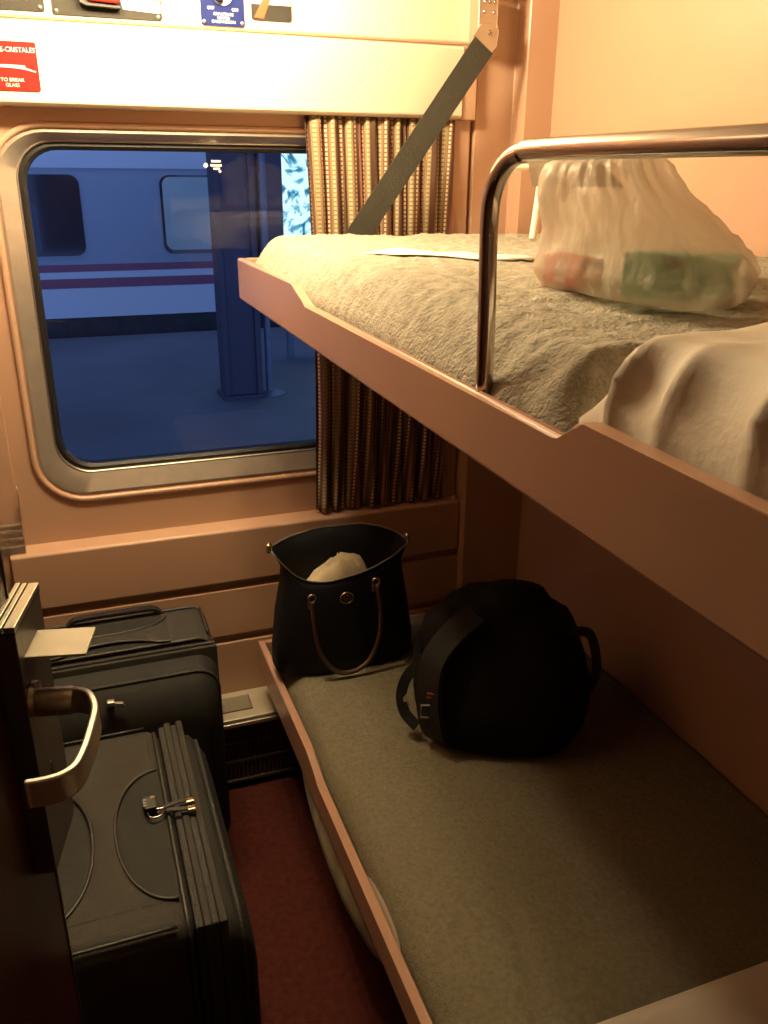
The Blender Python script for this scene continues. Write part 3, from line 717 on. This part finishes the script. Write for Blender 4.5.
# front handle: two ring tabs and a hanging loop of leather
zr1, zr2 = .222, .240
def front_y(z): return -.075-.004
for x, z in ((-.098, zr1), (.062, zr2)):
    lt = obj('handle_tab', box(x-.008, x+.008, -.088, -.073, z-.03, z+.004, .003), 'leather', tote)
    obj('ring', tube([(x+.009*math.cos(a), -.087, z+.009*math.sin(a)) for a in [2*PI*k/16 for k in range(16)]], .0025, 6, closed=True), 'brass', lt, True)
pth = smooth_path([(-.098, -.090, zr1-.008), (-.096, -.094, .16), (-.085, -.098, .08), (-.05, -.104, .024), (-.005, -.108, .014), (.038, -.104, .034), (.066, -.098, .09), (.072, -.094, .16), (.064, -.090, zr2-.008)], 6)
obj('handle', tube(pth, .0062, 8), 'leather', tote, True)
pth = smooth_path([(-.10, .070, .24), (-.09, .0868, .20), (-.05, .0875, .13), (0, .0875, .11), (.05, .0875, .13), (.09, .0868, .20), (.10, .070, .24)], 6)
obj('handle', tube(pth, .0062, 8), 'leather', tote, True)
# round metal monogram badge
lg = obj('badge', tube([(-.011+.0165*math.cos(a), -.0830, .206+.0145*math.sin(a)) for a in [2*PI*k/28 for k in range(28)]], .0016, 6, closed=True), 'brass', tote, True)
for x0, x1, z0, z1 in ((-.0195, -.0175, .199, .213), (-.0125, -.0105, .194, .218), (-.0045, -.0025, .199, .213), (-.0195, -.0025, .205, .207), (-.018, -.005, .2125, .2142)):
    obj('monogram_bar', box(x0, x1, -.0862, -.0825, z0, z1), 'brass', lg)
# cream cloth lying in the mouth of the tote
rings = []
for k in range(9):
    t = k/8; rr = math.sin(PI*(.12+.86*t)/1.02)**.7
    rings.append([(-.02+.10*rr*math.cos(a)*(1+.1*fbm(math.cos(a), math.sin(a), t, 2)), .0+.050*rr*math.sin(a), .125+.140*t*(1+.25*fbm(math.cos(a), math.sin(a), t*2, 1.6))+.04*rr*math.cos(a)*t) for a in [2*PI*j/26 for j in range(26)]])
cl = obj('cream_cloth', loft(rings), 'cloth', None, True); cl.location = tote.location
tag(cl, 'crumpled cream cloth inside the open navy tote bag', 'cloth')

# ------------------------------------------------------------------ backpack on the lower bunk
bpk = thing('backpack', 'black canvas backpack slumped on the lower bunk beside the tote bag', 'backpack', (.815, 1.452, .459), math.radians(-27)); bpk.scale = (.97, 1, 1.08)
prof = [(0, .150, .130, .01, -.012), (.008, .172, .152, .01, -.012), (.04, .196, .168, .008, -.006), (.09, .206, .168, .004, 0), (.15, .198, .150, 0, .008), (.20, .176, .128, .0, .018), (.24, .145, .10, .004, .026), (.262, .105, .07, .008, .032), (.272, .055, .035, .010, .034)]
rings = []
for i in range(len(prof)-1):
    for s in range(3):
        q = [prof[i][k]+(prof[i+1][k]-prof[i][k])*s/3 for k in range(5)]; rings.append(q)
rings.append(prof[-1])
def bp_ring(q, n=56, grow=0):
    z, hw, hd, cx, cy = q; out = []
    for k in range(n):
        a = 2*PI*k/n; c, s = math.cos(a), math.sin(a); pw = 2.7
        x = (hw+grow)*math.copysign(abs(c)**(2/pw), c)+cx; y = (hd+grow)*math.copysign(abs(s)**(2/pw), s)+cy
        d = 1+.055*fbm(x, y, z, 9)*min(1, z*20)
        out.append((x*d, y*d, z+.012*fbm(x, y, 3, 6)*min(1, z*8)))
    return out
obj('body', loft([bp_ring(q) for q in rings]), 'pack', bpk, True)
# padded straps over the near-left shoulder, with buckle and orange bar tacks
sp_ = smooth_path([(-.060, -.060, .262), (-.105, -.095, .238), (-.145, -.128, .19), (-.152, -.150, .12), (-.142, -.158, .06), (-.13, -.140, .02)], 6)
s1 = obj('shoulder_strap', tube(sp_, 0, flat=(.062, .016), up=Vector((-.4, -.5, .8))), 'webbing', bpk, 40)
obj('buckle', tube([(-.152+.016*x, -.163+.002*x, .098+.014*z) for x, z in ((-1, -1), (1, -1), (1, 1), (-1, 1))], .0022, 6, closed=True), 'steel', s1)
for k in range(2): obj('bar_tack', box(-.156, -.136, -.165, -.160, .128+k*.008, .131+k*.008), 'orange', s1)
obj('strap_hump', loft([[(-.115+.070*math.cos(a)*r, -.03+.06*math.sin(a)*r, z) for a in [2*PI*j/20 for j in range(20)]] for z, r in ((.15, 1), (.21, 1), (.243, .85), (.258, .45), (.260, .1))]), 'pack', bpk, True)
obj('top_hump', loft([[(.025+.085*math.cos(a)*r, .02+.06*math.sin(a)*r, z) for a in [2*PI*j/20 for j in range(20)]] for z, r in ((.2, 1), (.268, 1), (.290, .8), (.298, .4), (.299, .1))]), 'pack', bpk, True)
obj('grab_loop', tube(smooth_path([(.135, -.03, .222), (.165, -.045, .236), (.190, -.05, .232), (.206, -.055, .190), (.210, -.055, .145), (.196, -.05, .10)], 6), 0, flat=(.020, .004), up=Vector((.2, -1, .3))), 'webbing', bpk, 40)
obj('side_strap', tube(smooth_path([(-.180, -.07, .150), (-.206, -.085, .128), (-.218, -.095, .09), (-.208, -.108, .055), (-.178, -.125, .035)], 6), 0, flat=(.024, .004), up=Vector((-.3, -1, .2))), 'webbing', bpk, 40)
obj('side_patch', prism([(-.006, .0), (.006, .012), (.003, .045), (-.009, .03)], 'y', -.002, .001), 'steel', bpk).location = (-.204, -.10, .055)

# ------------------------------------------------------------------ carrier bag on the upper bunk with what is in it
BZ = 1.481
base = [(.600, 1.035), (.592, .93), (.602, .83), (.645, .755), (.735, .795), (.85, .905), (.925, 1.00), (.89, 1.08), (.75, 1.11)]
bp_ = smooth_path([(x, y, 0) for x, y in base], 14, closed=True); nb = len(bp_)
bc = sum((p for p in bp_), Vector())/nb
rings = []
tc_ = Vector((.668, .975, 0))
for k in range(25):
    t = k/24
    sc = (.97+.05*sstep(0, .10, t))*(1-.48*max(0, (t-.12)/.70) if t < .82 else .52)*(1-.70*sstep(.82, 1.0, t))
    ctr = bc.lerp(tc_, sstep(.05, .85, t)); ring = []
    for i, p in enumerate(bp_):
        a = 2*PI*i/nb; d = p-bc
        pleat = (.022*math.sin(a*19+t*2)+.018*math.sin(a*31+1))*sstep(.35, .95, t)+.045*fbm(math.cos(a), math.sin(a), t*1.5, 2.2)
        q = ctr+d*sc*(1+pleat)
        ring.append((q.x, q.y, BZ+.178*t+.004*fbm(q.x, q.y, t, 12)*(t > .05)))
    rings.append(ring)
bag = thing('carrier_bag', 'knotted translucent white plastic carrier bag full of packets on the upper bunk', 'bag')
bmb = loft(rings, cap=False)
obj('bag_film', bmb, 'bag', bag, True)
# gathered ears / drawstring loops
obj('handle_loop', tube(smooth_path([(.66, 1.03, BZ+.150), (.640, 1.07, BZ+.152), (.628, 1.10, BZ+.162), (.638, 1.115, BZ+.172), (.67, 1.085, BZ+.175), (.70, 1.03, BZ+.172)], 6), .0025, 8), 'clear', bag, True)
obj('ear', loft([[(.66+dx*(1-.35*t)-.025*t, 1.05+dy*(1-.35*t)+.03*t, BZ+.12+.055*t) for dx, dy in ((-.045, .045), (-.015, .03), (.02, .0), (.045, -.035), (.05, -.03), (.022, .008), (-.012, .036), (-.04, .052))] for t in (0, .3, .6, 1)]), 'bag', bag, True)
def pack(name, label, m_, c, s, rz, dark=None):
    t = thing(name, label, 'packet', (c[0], c[1], BZ+.004), rz)
    obj('carton', box(-s[0]/2, s[0]/2, -s[1]/2, s[1]/2, 0, s[2], .003), m_, t)
    if dark: obj(dark[0], box(*dark[1], .0005, 1), dark[2], t)
    return t
pack('red_packet', 'red packet with a pale panel inside the white carrier bag', 'red_pack', (.613, .972, 0), (.085, .035, .036), math.radians(-88), ('pale_panel', (-.012, .012, -.0190, -.017, .004, .033), 'white_print'))
pack('green_packet', 'green packet seen through the front of the carrier bag', 'green_pack', (.648, .836, 0), (.085, .036, .050), math.radians(-56), ('dark_print', (.004, .030, -.0195, -.0175, .036, .046), 'dark_pack'))
pack('green_packet', 'long green packet in the right corner of the carrier bag', 'green_pack', (.758, .872, 0), (.115, .040, .040), math.radians(46))

# cream rod with a short crossbar behind the carrier bag
rd = thing('cream_rod', 'slim cream rod with a crossbar leaning behind the carrier bag', 'rod', (0, 0, 0))
obj('rod', tube([(.958, 1.69, 1.484), (1.002, 1.745, 1.622)], .0085, 12), 'white_plastic', rd, 40)
obj('crossbar', tube([(.945, 1.78, 1.628), (1.01, 1.735, 1.632), (1.045, 1.71, 1.637)], .0060, 10), 'white_plastic', rd, 40)

# ------------------------------------------------------------------ outside: platform and the train opposite
struct('platform', box(-14, 22, 3.1, 10.9, -.75, -.28), 'concrete', 'dark station platform outside the window')
struct('track_bed', box(-14, 22, 2.3, 30, -1.3, -1.2), 'train_dark', 'track bed between the platforms')
struct('platform_canopy', box(-14, 22, 3.2, 9.6, 3.25, 3.4), 'pillar', 'dark canopy roof over the station platform')  # out of view, added to keep blue sky light out of the cabin
tr = thing('passenger_train', 'white and blue grey passenger train with red stripes across the platform', 'train', (0, 11, 0))
obj('body', box(-9, 14, 0, 2.6, -.06, 2.55, .05), 'train_blue', tr)
obj('roof', box(-9, 14, .02, 2.58, 2.52, 2.95, .12, 3), 'train_blue', tr)
obj('cantrail_stripe', box(-9, 14, -.012, .02, 1.615, 2.2), 'train_white', tr)
obj('red_stripe', box(-9, 14, -.012, .02, .475, .555), 'train_red', tr)
obj('white_stripe', box(-9, 14, -.012, .02, .395, .470), 'train_white', tr)
obj('red_stripe', box(-9, 14, -.012, .02, .285, .392), 'train_red', tr)
obj('lower_panel', box(-9, 14, -.014, .02, -.06, .282), 'train_white', tr)
obj('underframe', box(-9, 14, .10, 2.5, -1.0, -.06), 'train_dark', tr)
def rwin(x0, x1, m_):
    f = obj('window', loft([[(x, y, z) for x, z in rrect(x0, x1, .655, 1.545, .11)] for y in (.01, -.016)]), 'train_glass', tr)
    return f
for x0, x1, bl in ((-4.3, -3.1, 0), (-2.6, -1.5, 1), (-.85, .285, 0), (1.185, 2.33, 1), (3.2, 4.35, 0), (5.2, 6.35, 1), (7.2, 8.35, 0)):
    f = rwin(x0, x1, 0)
    if bl: obj('blind', loft([[(x, y, z) for x, z in rrect(x0+.03, x1-.03, .70, 1.525, .09)] for y in (-.014, -.021)]), 'train_blind', f)  # pale sheet on the pane, a painted reflection
    else: obj('seat_back', loft([[(x, y, z) for x, z in rrect(x0+.25, x0+.65, .67, 1.25, .08)] for y in (-.014, -.018)]), mat('train_interior_shade', (.10, .11, .15, 1), .6, var=.1), f)  # flat blue grey panel on the pane
pp = thing('platform_pillar', 'wide dark canopy pillar standing on the station platform', 'pillar', (1.39, 7.52, -.28))
obj('shaft', box(-.13, .13, -.1, .1, 0, 3.6, .01), 'pillar', pp)
obj('flange', box(-.17, -.12, -.13, .13, 0, 3.6, .005), 'pillar', pp)
obj('flange', box(.12, .17, -.13, .13, 0, 3.6, .005), 'pillar', pp)
obj('base', box(-.20, .20, -.17, .17, 0, .03, .005), 'pillar', pp)
ps = thing('sign_post', 'slim grey post with a dark information board and round foot beside the pillar', 'post', (1.635, 7.48, -.28))
obj('pole', lathe([(.03, .02), (.03, 2.9), (.0001, 2.9)], 14), 'post', ps, 40)
obj('foot', lathe([(.0001, 0), (.14, 0), (.14, .012), (.05, .03), (.03, .03)], 20), 'post', ps, 40)
bd = obj('board', box(-.06, .19, .035, .07, .95, 2.75, .01), 'pillar', ps)
obj('board_edge', box(.03, .05, .028, .036, .95, 2.75), 'post', bd)
bb = thing('poster_case', 'brightly backlit advertising poster with blue leaves beyond the pillar', 'poster', (2.16, 8.9, -.28))
obj('frame', box(-.04, 1.20, .0, .14, .4, 2.6, .01), 'post', bb)
obj('poster', box(-.0, 1.14, -.012, .0, .90, 2.5), 'poster', bb)
for x in (.05, 1.05): obj('leg', box(x-.03, x+.03, .03, .11, 0, .42), 'post', bb)
